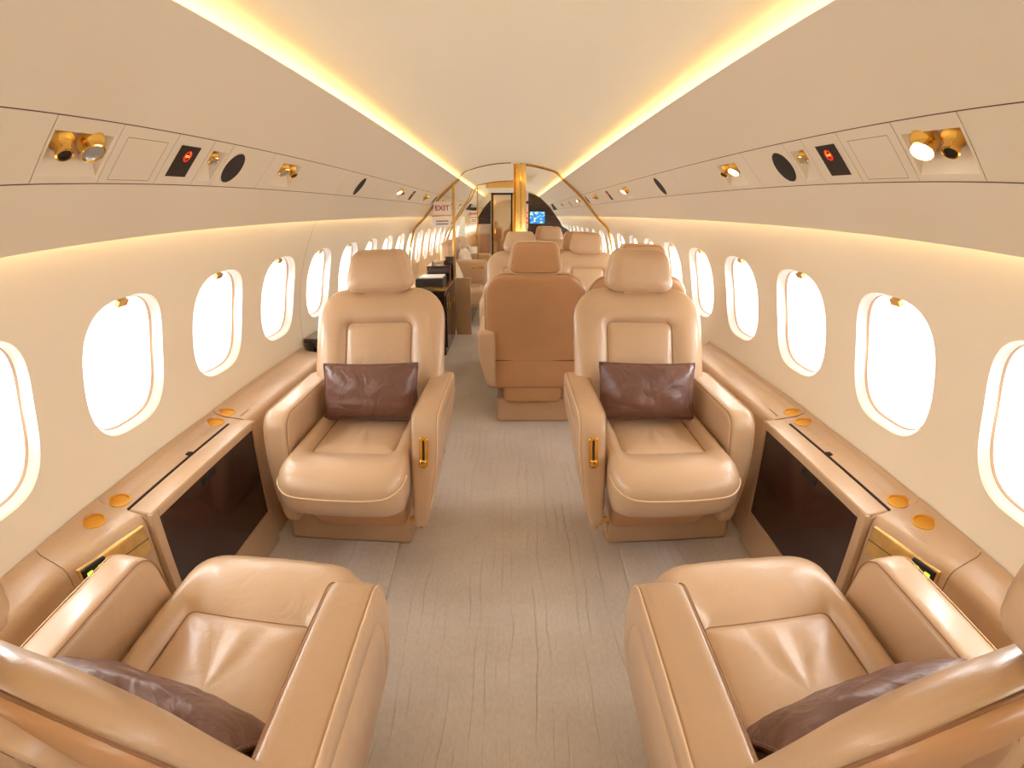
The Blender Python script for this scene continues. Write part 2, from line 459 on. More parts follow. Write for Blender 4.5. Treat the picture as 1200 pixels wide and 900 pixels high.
def add_nozzle(parent, y, s=1.0, t=.62):
    m = aim(bp(y, t, -.012), DOWN)
    r = MB(); lathe(r, [(.012*s, -.02*s), (.021*s, -.016*s), (.0235*s, -.004*s), (.022*s, .006*s), (.017*s, .010*s), (.0155*s, .024*s), (.0165*s, .028*s), (.0165*s, .034*s), (.013*s, .036*s), (.0115*s, .030*s)], m)
    o = r.build('air_nozzle', 'gold', parent, smooth=50)
    h = MB(); lathe(h, [(.0118*s, .0335*s), (.004*s, .0335*s)], m); h.build('nozzle_opening', 'black', o)
def add_lamp(parent, y, lit, s=1.0, t=.62, d=None):
    m = aim(bp(y, t, -.012), d or DOWN)
    r = MB(); lathe(r, [(.014*s, -.018*s), (.025*s, -.014*s), (.029*s, -.002*s), (.028*s, .010*s), (.0245*s, .014*s), (.0235*s, .024*s), (.0245*s, .028*s), (.0225*s, .030*s), (.021*s, .026*s)], m)
    o = r.build('reading_lamp', 'gold', parent, smooth=50)
    l = MB(); lathe(l, [(.0212*s, .0268*s), (.015*s, .0295*s), (.006*s, .031*s)], m); l.build('lens', 'lamp' if lit else 'glass_off', o)
def finish(o, side):
    """panels are modelled for the right side; the left ones are mirrored in place"""
    if side < 0:
        for c in [o]+[q for q in bpy.data.objects if q.parent == o or (q.parent and q.parent.parent == o)]:
            if c.type == 'MESH': c.data.transform(Matrix.Scale(-1, 4, (1, 0, 0))); c.data.flip_normals(); c.data.update()
    return o
def blank(side, y0, y1, label):
    finish(tag(panel_mesh(y0, y1).build('overhead_panel', 'psu', smooth=0), label, 'overhead panel', 'overhead service panels'), side)
def service(side, y0, y1, ya, yl, lit, label, s=1.0, p=None):
    e = empty('service_panel'); tag(e, label, 'service panel', 'overhead service panels')
    a, b = p or (min(ya, yl)-.038, max(ya, yl)+.048)
    panel_mesh(y0, y1, (a, b, .12, .78, .034)).build('panel', 'psu', e, smooth=0)
    if ya is not None: add_nozzle(e, ya, s)
    add_lamp(e, yl, lit, s*.95)
    finish(e, side)
def sign_panel(side, y0, y1, yc, label, sc_=1.0):
    e = empty('no_smoking_sign'); tag(e, label, 'sign', 'no smoking signs')
    panel_mesh(y0, y1).build('panel', 'psu', e, smooth=0)
    a, b = yc-.044*sc_, yc+.044*sc_
    pl = MB(); loops(pl, [[bp(a, .18, .0), bp(b, .18, .0), bp(b, .80, .0), bp(a, .80, .0)], [bp(a, .18, .0015), bp(b, .18, .0015), bp(b, .80, .0015), bp(a, .80, .0015)]], False, True)
    pl = pl.build('sign_plate', 'black', e, smooth=0)
    c = lambda r, n_, h: [bp(yc+.004+r*cos(2*PI*i/n_), .60+r*sin(2*PI*i/n_)/BLEN, h) for i in range(n_)]
    rg = MB(); loops(rg, [c(.0155, 28, .002), c(.0125, 28, .002)], False, False); 
    dd = .0125*.7071
    rg.add([bp(yc+.004+dd-.0014, .60+(dd+.0014)/BLEN, .0023), bp(yc+.004+dd+.0014, .60+(dd-.0014)/BLEN, .0023), bp(yc+.004-dd+.0014, .60-(dd+.0014)/BLEN, .0023), bp(yc+.004-dd-.0014, .60-(dd-.0014)/BLEN, .0023)], [(0, 1, 2, 3)])
    rg.build('prohibition_ring', 'red', pl, smooth=0)
    ci = MB()
    ci.add([bp(yc-.005, .58, .0021), bp(yc+.0125, .58, .0021), bp(yc+.0125, .625, .0021), bp(yc-.005, .625, .0021)], [(0, 1, 2, 3)])
    ci.add([bp(yc+.0085, .64, .0021), bp(yc+.011, .64, .0021), bp(yc+.009, .685, .0021), bp(yc+.0065, .685, .0021)], [(0, 1, 2, 3)])
    ci.build('cigarette_symbol', 'amber', pl, smooth=0)
    finish(e, side)
def speaker(side, y0, y1, yc, label, ry=.053, rt=.36):
    e = empty('ceiling_speaker'); tag(e, label, 'speaker', 'overhead speakers')
    panel_mesh(y0, y1).build('panel', 'psu', e, smooth=0)
    ov = lambda q, h: [bp(yc+ry*q*cos(2*PI*i/40), .47+rt*q*sin(2*PI*i/40), h) for i in range(40)]
    r = MB(); loops(r, [ov(1.07, 0), ov(1.05, .0022), ov(.99, .0022), ov(.98, .0008)], False, False); r.build('bezel', 'psu', e)
    g = MB(); loops(g, [ov(.985, .001), ov(.6, .0018), ov(.25, .002)], False, True); g.build('grille', 'mesh', e)
    finish(e, side)
def hatch(side, y0, y1, label):
    e = empty('oxygen_hatch'); tag(e, label, 'hatch', 'overhead hatches')
    panel_mesh(y0, y1).build('panel', 'psu', e, smooth=0)
    groove_mesh(y0+.03, y1-.028, .07, .80).build('hatch_door', 'hairline', e, smooth=0)
    finish(e, side)
for side, nm in ((-1, 'left'), (1, 'right')):
    R = side > 0
    blank(side, YA, -.25, 'plain overhead panel on the %s side behind the camera' % nm)
    blank(side, -.25, .738, 'plain cream overhead panel nearest the camera on the %s side' % nm)
    service(side, .738, .930, .785, .868, R, 'overhead panel with large gold nozzle and %s, %s side' % ('lit reading lamp' if R else 'unlit reading lamp', nm), 1.15)
    hatch(side, .930, 1.137, 'cream hatch panel beside the nearest gold reading lamp, %s side' % nm)
    sign_panel(side, 1.137, 1.305, 1.212, 'black no smoking sign with red ring between hatch and small lamp, %s side' % nm)
    service(side, 1.305, 1.410, None, 1.352, False, 'narrow overhead panel with one small unlit lamp beside speaker, %s side' % nm, .72, (1.322, 1.396))
    speaker(side, 1.410, 1.70, 1.478, 'large round black speaker overhead on the %s side' % nm)
    service(side, 1.70, 2.55, 1.915, 1.835, R, 'second overhead panel with gold nozzle and lamp from camera, %s side' % nm, .95)
    speaker(side, 2.55, 3.2, 2.86, 'small narrow black speaker further along the %s overhead panels' % nm, .05, .40)
    service(side, 3.2, 4.05, 3.66 if R else 3.95, 3.76 if R else 3.85, True, 'lit lamp and nozzle panel just before the black sign, far %s side' % nm, 1.0)
    sign_panel(side, 4.05, 4.75, 4.40, 'far black no smoking sign overhead on the %s side' % nm)
    service(side, 4.75, 5.5, 5.0, 5.1, False, 'overhead lamp and nozzle panel just before the gold arch, %s side' % nm, 1.0)
    speaker(side, 5.5, 5.95, 5.68, 'overhead black speaker at the gold arch, %s side' % nm, .05, .38)
    service(side, 5.95, 7.2, 6.3, 6.4, R, 'overhead lamp panel just beyond the gold arch, %s side' % nm, 1.0)
    speaker(side, 7.2, 8.0, 7.4, 'overhead black speaker beyond the gold arch, %s side' % nm, .05, .38)
    service(side, 8.0, 9.98, 8.4, 8.5, False, 'farthest overhead lamp panel, by the %s bulkhead' % nm, 1.0)

# ------------------------------------------------------------------ swivel chair (faces -y, crease of seat at y = 0)
def lean(z): return .395*.03*math.log(1+math.exp(min(40, (z-.47)/.03)))
def seat_part():
    mb = MB(); rings = []
    #   z     xh    yf     yb    r
    for z, xh, yf, yb, r in ((.318, .19, -.555, .0, .05), (.316, .205, -.575, .02, .055), (.325, .215, -.588, .03, .06), (.36, .219, -.603, .03, .065),
                             (.40, .221, -.612, .03, .07), (.425, .221, -.610, .03, .07), (.448, .219, -.598, .03, .07), (.466, .213, -.578, .03, .07), (.478, .203, -.548, .02, .065),
                             (.482, .190, -.510, .0, .06), (.480, .178, -.475, -.02, .055), (.470, .166, -.432, -.03, .045), (.458, .159, -.402, -.03, .035),
                             (.449, .156, -.390, -.03, .022), (.447, .153, -.385, -.03, .018), (.451, .148, -.378, -.03, .016),
                             (.456, .135, -.36, -.03, .015), (.459, .10, -.31, -.04, .015), (.461, .06, -.25, -.06, .012)):
        rings.append([(x, y, z) for x, y in rrect(-xh, xh, yf, yb, (min(r, .03), min(r, .03), r, r), 7, 9)])
    loops(mb, rings)
    def d(p):
        # soft sag and gathers running back from the front seam
        if p.z > .44 and abs(p.x) < .152 and p.y > -.386:
            w = sstep(-.386, -.33, p.y)*(1-sstep(-.28, -.10, p.y))
            p.z += .004*w*sin(p.x*75+2*noise.noise(Vector((p.x*8, p.y*5, 3))))*(1-sstep(.09, .14, abs(p.x)))
        elif p.z > .44:
            p.z += .0025*noise.noise(Vector((p.x*22, p.y*22, 1.7)))
        if p.y < -.5: p.y -= .018*(1-(p.x/.22)**2)
        return p
    return mb.map(d)
def seat_piping():
    o = [(x, y) for x, y in rrect(-.2225, .2225, -.6135, .03, (.03, .03, .07, .07), 10, 12) if y < -.49]
    o.sort(key=lambda q: math.atan2(q[0], -(q[1]+.3)))
    pts = [(x, y-(.018*(1-(x/.22)**2) if y < -.5 else 0), .398+.030*min(1, abs(x)/.2225)**6) for x, y in o]
    return tube(MB(), pts, .0028, False, 6)
def seat_crease():
    return tube(MB(), [(x, y, .4475) for x, y in rrect(-.1545, .1545, -.3875, -.03, (.018, .018, .02, .02), 7, 9)], .0017, True, 5)
def back_crease():
    return tube(MB(), [(x, lean(z)+.0135, z) for x, z in rrect(-.143, .143, .614, .812, (.024, .024, .022, .022), 9, 9)], .0016, True, 5)
def back_part():
    mb = MB(); rings = []
    Y = lambda z, d: lean(z)+d
    seq = [ # xh, z0, z1, depth, radius(top,bottom)
        (.268, .30, .930, .048, .12, .03), (.280, .296, .943, .044, .127, .03), (.285, .295, .948, .036, .130, .03), (.284, .295, .947, .026, .130, .03),
        (.279, .297, .942, .013, .126, .03), (.269, .30, .932, .001, .12, .03), (.254, .31, .917, -.009, .115, .03), (.233, .33, .895, -.016, .105, .03),
        (.206, .40, .868, -.018, .09, .03), (.181, .48, .844, -.012, .07, .03), (.161, .56, .826, -.003, .05, .03), (.149, .60, .816, .007, .035, .03),
        (.145, .612, .812, .013, .026, .024), (.141, .615, .809, .013, .022, .020), (.136, .620, .804, .006, .018, .018), (.115, .64, .785, .002, .016, .016), (.07, .68, .75, .000, .012, .012)]
    for xh, z0, z1, dep, rt, rb in seq:
        rings.append([(x, Y(z, dep), z) for x, z in rrect(-xh, xh, z0, z1, (rt, rt, rb, rb), 9, 9)])
    loops(mb, rings, False, True)
    return mb
def shell_part():
    mb = MB(); rings = []
    for xh, z0, z1, dep in ((.274, .235, .936, .036), (.274, .230, .937, .054), (.269, .232, .932, .063), (.256, .245, .920, .070), (.22, .29, .90, .076), (.15, .36, .84, .081), (.08, .46, .74, .083), (.04, .52, .68, .083)):
        rings.append([(x, lean(z)+dep, z) for x, z in rrect(-xh, xh, z0, z1, (.11, .11, .03, .03), 9, 9)])
    return loops(mb, rings)
def shell_piping():
    mb = MB(); return tube(mb, [(x, lean(z)+.048, z) for x, z in rrect(-.2755, .2755, .231, .9385, (.118, .118, .03, .03), 9, 9)], .0026, True, 6)
def head_part():
    mb = MB(); rings = []
    for q, dep, r in ((.06, .098, .03), (.025, .096, .04), (.008, .086, .045), (.0, .07, .048), (.0, .05, .048), (.002, .018, .045), (.009, .004, .042), (.016, .001, .038), (.019, -.003, .036), (.030, -.009, .03), (.055, -.013, .02)):
        pts = []
        for x, z in rrect(-.146+q, .146-q, .938+q*.9, 1.118-q*.9, r, 7, 5):
            k = 1-.17*sstep(.96, 1.12, z); pts.append((x*k, lean(.95)+(z-.95)*.10-.036+dep, z))
        rings.append(pts)
    return loops(mb, rings)
def head_piping():
    mb = MB(); pts = []
    for x, z in rrect(-.1445, .1445, .9395, 1.1165, .046, 7, 5):
        k = 1-.17*sstep(.96, 1.12, z); pts.append((x*k, lean(.95)+(z-.95)*.10-.036+.084, z))
    return tube(mb, pts, .0028, True, 6)
def head_shell():
    rings = []
    for q, dep in ((.012, .074), (.010, .090), (.014, .096), (.03, .099), (.06, .100)):
        pts = []
        for x, z in rrect(-.146+q, .146-q, .938+q*.9, 1.118-q*.9, .036, 7, 5):
            k = 1-.17*sstep(.96, 1.12, z); pts.append((x*k, lean(.95)+(z-.95)*.10-.036+dep, z))
        rings.append(pts)
    return loops(MB(), rings, False, True)
def head_stalk():
    return MB().box(-.07, .07, lean(.93)+.0, lean(.93)+.025, .90, .97)
def arm_map(sgn, inner, outer):
    def f(p):     # p = (t, y, z)
        v = (p.z-.15)/.45
        y = p.y-.075*(1-v)*sstep(.0, -.40, p.y)
        w = max(0, min(1, (v-.05)/.75))
        xo = outer-.062*(1-w)**1.6
        return Vector((sgn*(inner+p.x*(max(xo, inner+.03)-inner)), y, p.z+.075*(1-max(0, min(1, v)))*sstep(-.25, .12, p.y)))
    return f
def arm_part(sgn, inner=.222, outer=.324):
    mb = MB(); rings = []
    for d, t in ((.06, .02), (.022, .0), (.012, .02), (.005, .07), (.001, .16), (.0, .28), (.0, .5), (.0, .74), (.001, .86), (.006, .95), (.014, .99), (.030, 1.0), (.058, 1.0), (.0615, .972), (.065, 1.0), (.10, 1.0)):
        rr = (.03, .055, .05, .04)
        rings.append([(t, y, z) for y, z in rrect(-.405+d, .14-d*.5, .185+d, .600-d, rr, 8, 8)])
    loops(mb, rings)
    return mb.map(arm_map(sgn, inner, outer))
def arm_piping(sgn, tt=.955, inner=.222, outer=.324):
    mb = MB(); f = arm_map(sgn, inner, outer)
    a = rrect(-.405+.004, .132, .19, .5965, (.03, .055, .05, .04), 8, 8)
    a = a[:len(a)//2]
    return tube(mb, [f(Vector((tt, y, z))) for y, z in a], .0015, False, 6)
def handle_parts(parent, sgn):
    f = arm_map(sgn, .222, .324)
    def q(t, z, h):   # on the front face of the arm
        p = f(Vector((t, -.405, z))); n_ = Vector((0, -1, .19)).normalized(); return p+n_*(h+.004)
    # oval plate: rounded along its length
    pl = MB(); rings = []
    for d, h in ((0, -.004), (0, .003), (.0015, .0048)):
        pts = []
        for x, z in rrect(-.0155+d, .0155-d, -.056+d, .056-d, .0154, 8, 2):
            p = q(.50, .478+z, h); pts.append(Vector((p.x+x, p.y, p.z)))
        rings.append(pts)
    o = loops(pl, rings, False, True).build('recline_control', 'gold', parent)
    o['label'] = 'polished gold oval control plate'
    sl = MB(); pts = []
    for x, z in rrect(-.004, .004, -.036, .044, .004, 5, 2):
        p = q(.50, .478+z, .0052); pts.append(Vector((p.x+x, p.y, p.z)))
    loops(sl, [pts], False, True).build('slot', 'black', o)
    k = MB(); c = q(.50, .478-.034, .004); rbox(k, c.x-.012, c.x+.012, c.y-.012, c.y+.004, c.z-.011, c.z+.013, .006, 3, (2, 2, 2)); k.build('knob', 'gold', o)

def make_chair(aisle, base_off=0., handle=True, arms=(-1, 1)):
    """aisle: +1 or -1, the local x side of the aisle arm"""
    r = empty('swivel_chair')
    rbox(MB(), base_off-.26, base_off+.26, -.30, .04, 0, .150, .018, 3, (6, 4, 3)).map(lambda p: Vector((p.x, p.y+.02*(p.z/.150)*(1 if p.y < -.1 else -1), p.z))).build('pedestal', 'leather', r)
    rbox(MB(), -.20, .20, -.50, .06, .13, .33, .03, 3, (4, 4, 4)).map(lambda p: Vector((p.x*(.86+.14*(p.z-.13)/.2), p.y+.12*(1-(p.z-.13)/.2)*(1 if p.y < -.2 else 0), p.z))).build('seat_pan', 'leather_shaded', r)
    st = seat_part().build('seat', 'seatleather', r, smooth=70)
    seat_piping().build('piping', 'piping', st)
    seat_crease().build('crease', 'crease', st)
    bk = back_part().build('backrest', 'leather', r, smooth=70)
    back_crease().build('crease', 'crease', bk)
    sh = shell_part().build('back_shell', 'leather_shaded', r, smooth=60)
    shell_piping().build('piping', 'crease', sh)
    s_ = MB().box(-.258, .258, lean(.41)+.070, lean(.41)+.0838, .4085, .4112).map(lambda p: Vector((p.x, p.y, p.z))); s_.build('seam', 'seam', sh, smooth=0)
    hd = head_part().build('headrest', 'leather', r, smooth=60)
    head_piping().build('piping', 'piping', hd)
    head_shell().build('rear_cover', 'leather_shaded', hd)  # plate in the shade-darkened leather, like the chair back
    head_stalk().build('headrest_post', 'leather_shaded', hd, smooth=0)
    for sg in arms:
        a = arm_part(sg).build('armrest', 'leather', r, smooth=55)
        arm_piping(sg).build('piping', 'piping', a); arm_piping(sg, .05).build('seam', 'crease', a)
        if sg == aisle and handle:
            handle_parts(r, sg)
            lv = MB(); rbox(lv, sg*.216-.006, sg*.216+.006, -.31, -.235, .085, .135, .004, 2, (1, 2, 2)); lv.box(min(sg*.15, sg*.214), max(sg*.15, sg*.214), -.28, -.262, .102, .116); lo = lv.build('swivel_lever', 'gold', r); lo['label'] = 'small gold lever'
    return r

G = 'leather swivel chairs'
CH = {}
def place(proto, x, y, rz, label, first=False):
    o = proto if first else copy_tree(proto)
    o.location = (x, y, 0); o.rotation_euler = (0, 0, rz); tag(o, label, 'chair', G); return o
pA = make_chair(1, -.09)       # aisle arm on local +x
pB = mirror_tree(pA)           # aisle arm on local -x
L1 = place(pA, -.560, 2.02, math.radians(0), 'tan leather chair facing the camera, left of the aisle, brown pillow on it', True)
R1 = place(pB, .560, 2.02, math.radians(0), 'tan leather chair facing the camera, right of the aisle, brown pillow on it', True)
FL = place(pB, -.567, .392, PI, 'foreground tan leather chair at lower left, seen from behind and above')
FR = place(pA, .5695, .392, PI, 'foreground tan leather chair at lower right, seen from behind and above')
sA = make_chair(1, -.04, arms=(1,)); sB = mirror_tree(sA)     # the paired seats carry one armrest each
CC = place(sA, .137, 3.07, PI, 'tan leather chair with its plain back to the camera beside the aisle', True)
D0 = place(sB, .085, 4.36, 0, 'tan leather chair mostly hidden behind the chair with its back to us', True)
R1b = place(sB, .714, 3.04, PI, 'tan leather chair backed up behind the right pillow chair')
D1 = place(sA, .660, 4.36, 0, 'tan leather chair facing the camera beyond the right pillow chair, by the windows')
D1b = place(pA, .62, 5.14, PI, 'tan leather chair back to back with the far window chair')
E1 = place(pB, .53, 6.70, 0, 'farthest tan leather chair facing the camera below the blue screen')
E0 = place(pA, .47, 7.50, PI, 'tan leather chair against the dark bulkhead, top of headrest showing')
# stitched leather pocket on the back of the lower left chair
pk = MB(); rings = []
for q, dep in ((0, .06), (0, .088), (.003, .093), (.010, .095), (.05, .095), (.10, .095)):
    rings.append([(x, lean(z)+dep, z) for x, z in rrect(-.208+q, .208-q, .42+q, .928-q, .05, 6, 12)])
loops(pk, rings); pk = pk.build('literature_pocket', 'leather', FL, smooth=50)
st_ = MB(); pts = [(x, lean(z)+.0955, z) for x, z in rrect(-.190, .190, .44, .910, .04, 6, 40)]
for i in range(0, len(pts)-1, 2):
    tube(st_, [Vector(pts[i]), Vector(pts[i+1])], .001, False, 5)
st_.build('stitching', 'crease', pk)

# pillows
def pillow_mesh(w, h, t, seed=0):
    mb = MB(); n = 22; top, bot = [], []
    for s in (1, -1):
        for i in range(n+1):
            for j in range(n+1):
                u, v = -1+2*i/n, -1+2*j/n
                k = ((1-abs(u)**3.4)*(1-abs(v)**3.0))**.6
                pin = 1-.045*(abs(u)**2*(1-abs(v)**2)+0)  # edges drawn in
                x = u*w/2*(1-.04*(1-v*v)*abs(u)**3); z = v*h/2*(1-.06*(1-u*u)*abs(v)**3)
                y = s*t/2*k+(.007*noise.noise(Vector((u*2.6+seed, v*2.6, s*2)))+.0035*noise.noise(Vector((u*7+seed, v*5, s*3+4))))*min(1, k*1.6)
                (top if s > 0 else bot).append((x, y, z))
    q = n+1; fs = []
    for o in (0, q*q):
        for i in range(n):
            for j in range(n):
                f = (o+i*q+j, o+(i+1)*q+j, o+(i+1)*q+j+1, o+i*q+j+1); fs.append(f if o else f[::-1])
    mb.add(top+bot, fs)
    return mb
def edge_pts(w, h):
    pts = []
    m = 16
    for a, b, c, d in ((-1, -1, 1, -1), (1, -1, 1, 1), (1, 1, -1, 1), (-1, 1, -1, -1)):
        for i in range(m):
            u = a+(c-a)*i/m; v = b+(d-b)*i/m
            pts.append((u*w/2*(1-.04*(1-v*v)*abs(u)**3), 0, v*h/2*(1-.06*(1-u*u)*abs(v)**3)))
    return pts
def pillow(x, y, z, rx, rz, label, w=.39, h=.225, t=.135, mat='brown', seed=0, group='brown pillows', ry=0):
    o = empty('throw_pillow', (x, y, z)); o.rotation_euler = (rx, ry, rz); tag(o, label, 'pillow', group)
    pillow_mesh(w, h, t, seed).build('cover', mat, o, smooth=80)
    tube(MB(), edge_pts(w, h), .004, True, 6).build('piping', mat, o)
    return o
pillow(-.552, 1.925, .582, math.radians(-15), math.radians(1), 'brown satin pillow standing on the left facing chair', seed=1)
pillow(.548, 1.92, .585, math.radians(-15), math.radians(-2), 'crumpled brown satin pillow standing on the right facing chair', seed=5)
pillow(-.590, .436, .543, math.radians(-42), PI+math.radians(-2), 'brown pillow on the lower left foreground chair', seed=9, w=.425, h=.215, t=.11, ry=math.radians(-6))
pillow(.600, .436, .543, math.radians(-42), PI+math.radians(2), 'brown pillow on the lower right foreground chair', seed=13, w=.425, h=.215, t=.11, ry=math.radians(6))

# ------------------------------------------------------------------ side consoles
def cup_holder(parent, x, y, z=.560):
    m = Matrix.Translation((x, y, z)) @ Matrix.Rotation(math.radians(-8), 4, 'Y')
    o = MB(); lathe(o, [(.0355, -.001), (.0352, .0025), (.033, .0035), (.0305, .0025), (.0300, -.002), (.0295, -.030), (.024, -.036), (.006, -.036)], m, 40)
    return o.build('cup_holder', 'cup', parent, smooth=50)
CON = lambda xi: [(xi, 0.0), (xi, .515), (xi+.004, .532), (xi+.013, .543), (xi+.026, .549), ((xi+.026+1.10)/2, .555), (1.10, .560), (1.13, .570), (1.142, .585), (1.142, .42), (1.06, 0.0)]
def cut(o, holes):
    cs = []
    for x, y, z in holes:
        m = MB(); lathe(m, [(.0315, -.055), (.0315, .05)], Matrix.Translation((x, y, z)) @ Matrix.Rotation(math.radians(-8), 4, 'Y'), 40)
        c = m.build('cutter', 'leather', smooth=0); cs.append(c)
        b = o.modifiers.new('hole', 'BOOLEAN'); b.operation = 'DIFFERENCE'; b.object = c; b.solver = 'EXACT'
    dg = bpy.context.evaluated_depsgraph_get(); me = bpy.data.meshes.new_from_object(o.evaluated_get(dg))
    o.modifiers.clear(); o.data = me
    for c in cs: bpy.data.objects.remove(c)
    me.polygons.foreach_set('use_smooth', [True]*len(me.polygons)); me.set_sharp_from_angle(angle=math.radians(35))
    return o
def console(side):
    nm = 'left' if side < 0 else 'right'
    # near module beside the foreground chair
    e = empty('side_console'); tag(e, 'leather side ledge with gold control panel beside the %s foreground chair' % nm, 'console', 'side consoles')
    solid_profile(CON(1.045), -1.5, .735).build('body', 'leather', e, smooth=40)
    eb = MB(); loops(eb, [[(x, y, z) for x, z in CON(xi)] for xi, y in ((1.045, .738), (1.02, .80), (.982, .99), (.980, 1.003))])
    cut(eb.build('end_body', 'leather', e, smooth=40), [(1.10, .925, .560)])
    cup_holder(e, 1.10, .925)
    sl = lambda p: Vector((p.x+1.045-.065*(p.y-.738)/.262, p.y, p.z))
    gp = MB(); rbox(gp, -.012, .003, .757, .985, .440, .528, .004, 2, (1, 3, 3)); g = gp.map(sl).build('control_panel', 'goldsatin', e); g['label'] = 'brushed gold panel'
    MB().box(-.0128, -.010, .757, .985, .4835, .4852).map(sl).build('panel_gap', 'gap', g, smooth=0)
    sw = MB(); rbox(sw, -.020, -.010, .762, .836, .487, .524, .003, 2, (1, 2, 2)); sw = sw.map(sl).build('switch_block', 'black', e)
    for yy in (.780, .816):
        b = MB(); rbox(b, -.0225, -.018, yy-.009, yy+.009, .499, .512, .003, 2, (1, 1, 1)); b.map(sl).build('switch_button', 'green', sw)
    for i in range(3):
        y0, y1 = .83+.012*i, .93-.014*i; q = []
        for (xx, yy) in ((1.037+.010*i, y0), (1.0395+.010*i, y0), (1.0395+.010*i, y1), (1.037+.010*i, y1)):
            xi = 1.045-.065*(yy-.738)/.262; q.append((xx, yy, .5499+(xx-xi-.026)*.0111/(1.074-xi)+.0004))
        MB().add(q, [(0, 1, 2, 3)]).build('caption', 'print_', e, smooth=0)
    finish(e, side)
    # table module
    e = empty('table_cabinet'); tag(e, 'fold-out table cabinet with dark wood panel between the two %s chairs' % nm, 'cabinet', 'table cabinets')
    prof = [(.972, 0.0), (.972, .515), (.975, .532), (.985, .540), (1.0, .543), (1.06, .552), (1.10, .556), (1.13, .568), (1.142, .583), (1.142, .42), (1.06, 0)]
    cut(solid_profile(prof, 1.006, 1.695).build('body', 'leather', e, smooth=40), [(1.10, 1.045, .557), (1.102, 1.640, .557)])
    cup_holder(e, 1.10, 1.045, .557); cup_holder(e, 1.102, 1.640, .557)
    fr = MB()
    for a, b, c, d in ((1.006, 1.042, 0, .545), (1.664, 1.695, 0, .545), (1.042, 1.664, 0, .166), (1.042, 1.664, .520, .545)):
        fr.box(.957, .974, a, b, c, d)
    fr.build('frame', 'leather', e, smooth=0, bevel=.003)
    dp = MB().box(.963, .973, 1.043, 1.663, .167, .519).build('table_leaf', 'wood', e, smooth=0); dp['label'] = 'dark glossy wood leaf'
    hh = MB().box(.9615, .9635, 1.285, 1.375, .487, .508); hh.build('finger_slot', 'black', dp, smooth=0)
    ld = MB(); rbox(ld, .958, 1.040, 1.012, 1.688, .536, .549, .006, 3, (3, 8, 1)); ld.map(lambda p: Vector((p.x, p.y, p.z+(p.x-.958)*.05))).build('lid', 'leather', e)
    MB().box(1.040, 1.0485, 1.014, 1.640, .540, .5535).build('slot', 'gap', e, smooth=0)
    MB().box(1.047, 1.064, 1.365, 1.385, .545, .5565).build('slot_notch', 'gap', e, smooth=0)
    finish(e, side)
    # far module
    y1 = 2.66 if side < 0 else 2.80
    e = empty('side_console'); tag(e, 'leather side ledge with cup holders behind the armrest of the %s facing chair' % nm, 'console', 'side consoles')
    cut(solid_profile(CON(.985), 1.698, y1).build('body', 'leather', e, smooth=40), [(1.103, 1.735, .560)])
    cup_holder(e, 1.103, 1.735, .560)
    MB().box(1.03, 1.035, 1.72, 1.79, .5535, .5548).build('caption', 'print_', e, smooth=0)
    finish(e, side)
console(-1); console(1)

# carpet mats beside the chairs
for s, nm in ((-1, 'left'), (1, 'right')):
    mb = MB(); rbox(mb, .44, .957, 1.02 if 1 else 0, 1.72, 0, .012, .006, 2, (6, 10, 1)); 
    mb.map(lambda p: Vector((p.x-(1.75-p.y)*.03*(1 if p.x < .6 else 0), p.y, p.z)))
    o = mb.build('carpet_mat', 'carpet'); tag(o, 'grey carpet mat on the floor in front of the %s facing chair' % nm, 'mat', 'carpet mats')
    if s < 0: o.data.transform(Matrix.Scale(-1, 4, (1, 0, 0))); o.data.flip_normals()

# ------------------------------------------------------------------ far cabin
# credenza on the left
e = empty('credenza'); tag(e, 'dark wood credenza with drawers behind the left facing chair', 'credenza')
MB().box(-1.09, -.70, 2.70, 4.55, 0, .60).build('body', 'wood', e, smooth=0, bevel=.004)
MB().box(-1.138, -.68, 2.68, 4.57, .60, .625).build('worktop', 'wood', e, smooth=0, bevel=.006)
for y in (2.95, 3.75):
    for z in (.10, .36):
        d = MB().box(-.70, -.688, y, y+.74, z, z+.22).build('drawer', 'wood', e, smooth=0, bevel=.003)
        MB().box(-.688, -.672, y+.32, y+.42, z+.10, z+.12).build('handle', 'gold', d, smooth=0, bevel=.004)
e = empty('galley_cabinet'); tag(e, 'tall black gloss cabinet with gold top edge against the sofa end', 'cabinet')
MB().box(-1.09, -.59, 4.62, 5.44, 0, .585).build('body', 'wood', e, smooth=0, bevel=.004)
MB().box(-1.14, -.58, 4.60, 5.45, .585, .60).build('worktop', 'wood', e, smooth=0)
MB().box(-1.14, -.574, 4.59, 5.452, .600, .612).build('edge_trim', 'goldpaint', e, smooth=0)
for y in (4.68, 5.06):
    d = MB().box(-.59, -.580, y, y+.34, .06, .54).build('door', 'wood', e, smooth=0, bevel=.003)
    MB().box(-.58, -.566, y+.15, y+.19, .40, .46).build('handle', 'gold', d, smooth=0, bevel=.004)
e = empty('printer'); tag(e, 'black printer box with pale top on the dark galley cabinet', 'printer')
MB().box(-.88, -.622, 4.77, 5.06, .613, .690).build('body', 'black', e, smooth=0, bevel=.008)
MB().box(-.85, -.63, 4.80, 5.05, .690, .702).build('tray', 'signwhite', e, smooth=0, bevel=.003)
MB().box(-.80, -.68, 4.764, 4.772, .630, .655).build('paper_slot', 'gap', e, smooth=0)
e = empty('storage_box'); tag(e, 'low dark brown box behind the printer', 'box')
MB().box(-.825, -.60, 5.14, 5.28, .613, .755).build('body', 'wood', e, smooth=0, bevel=.004)
MB().box(-.828, -.597, 5.137, 5.283, .755, .770).build('lid', 'wood', e, smooth=0, bevel=.003)
MB().box(-.80, -.79, 5.133, 5.138, .745, .752).build('latch', 'gold', e, smooth=0)
e = empty('storage_box'); tag(e, 'taller dark brown box beside the gold post', 'box')
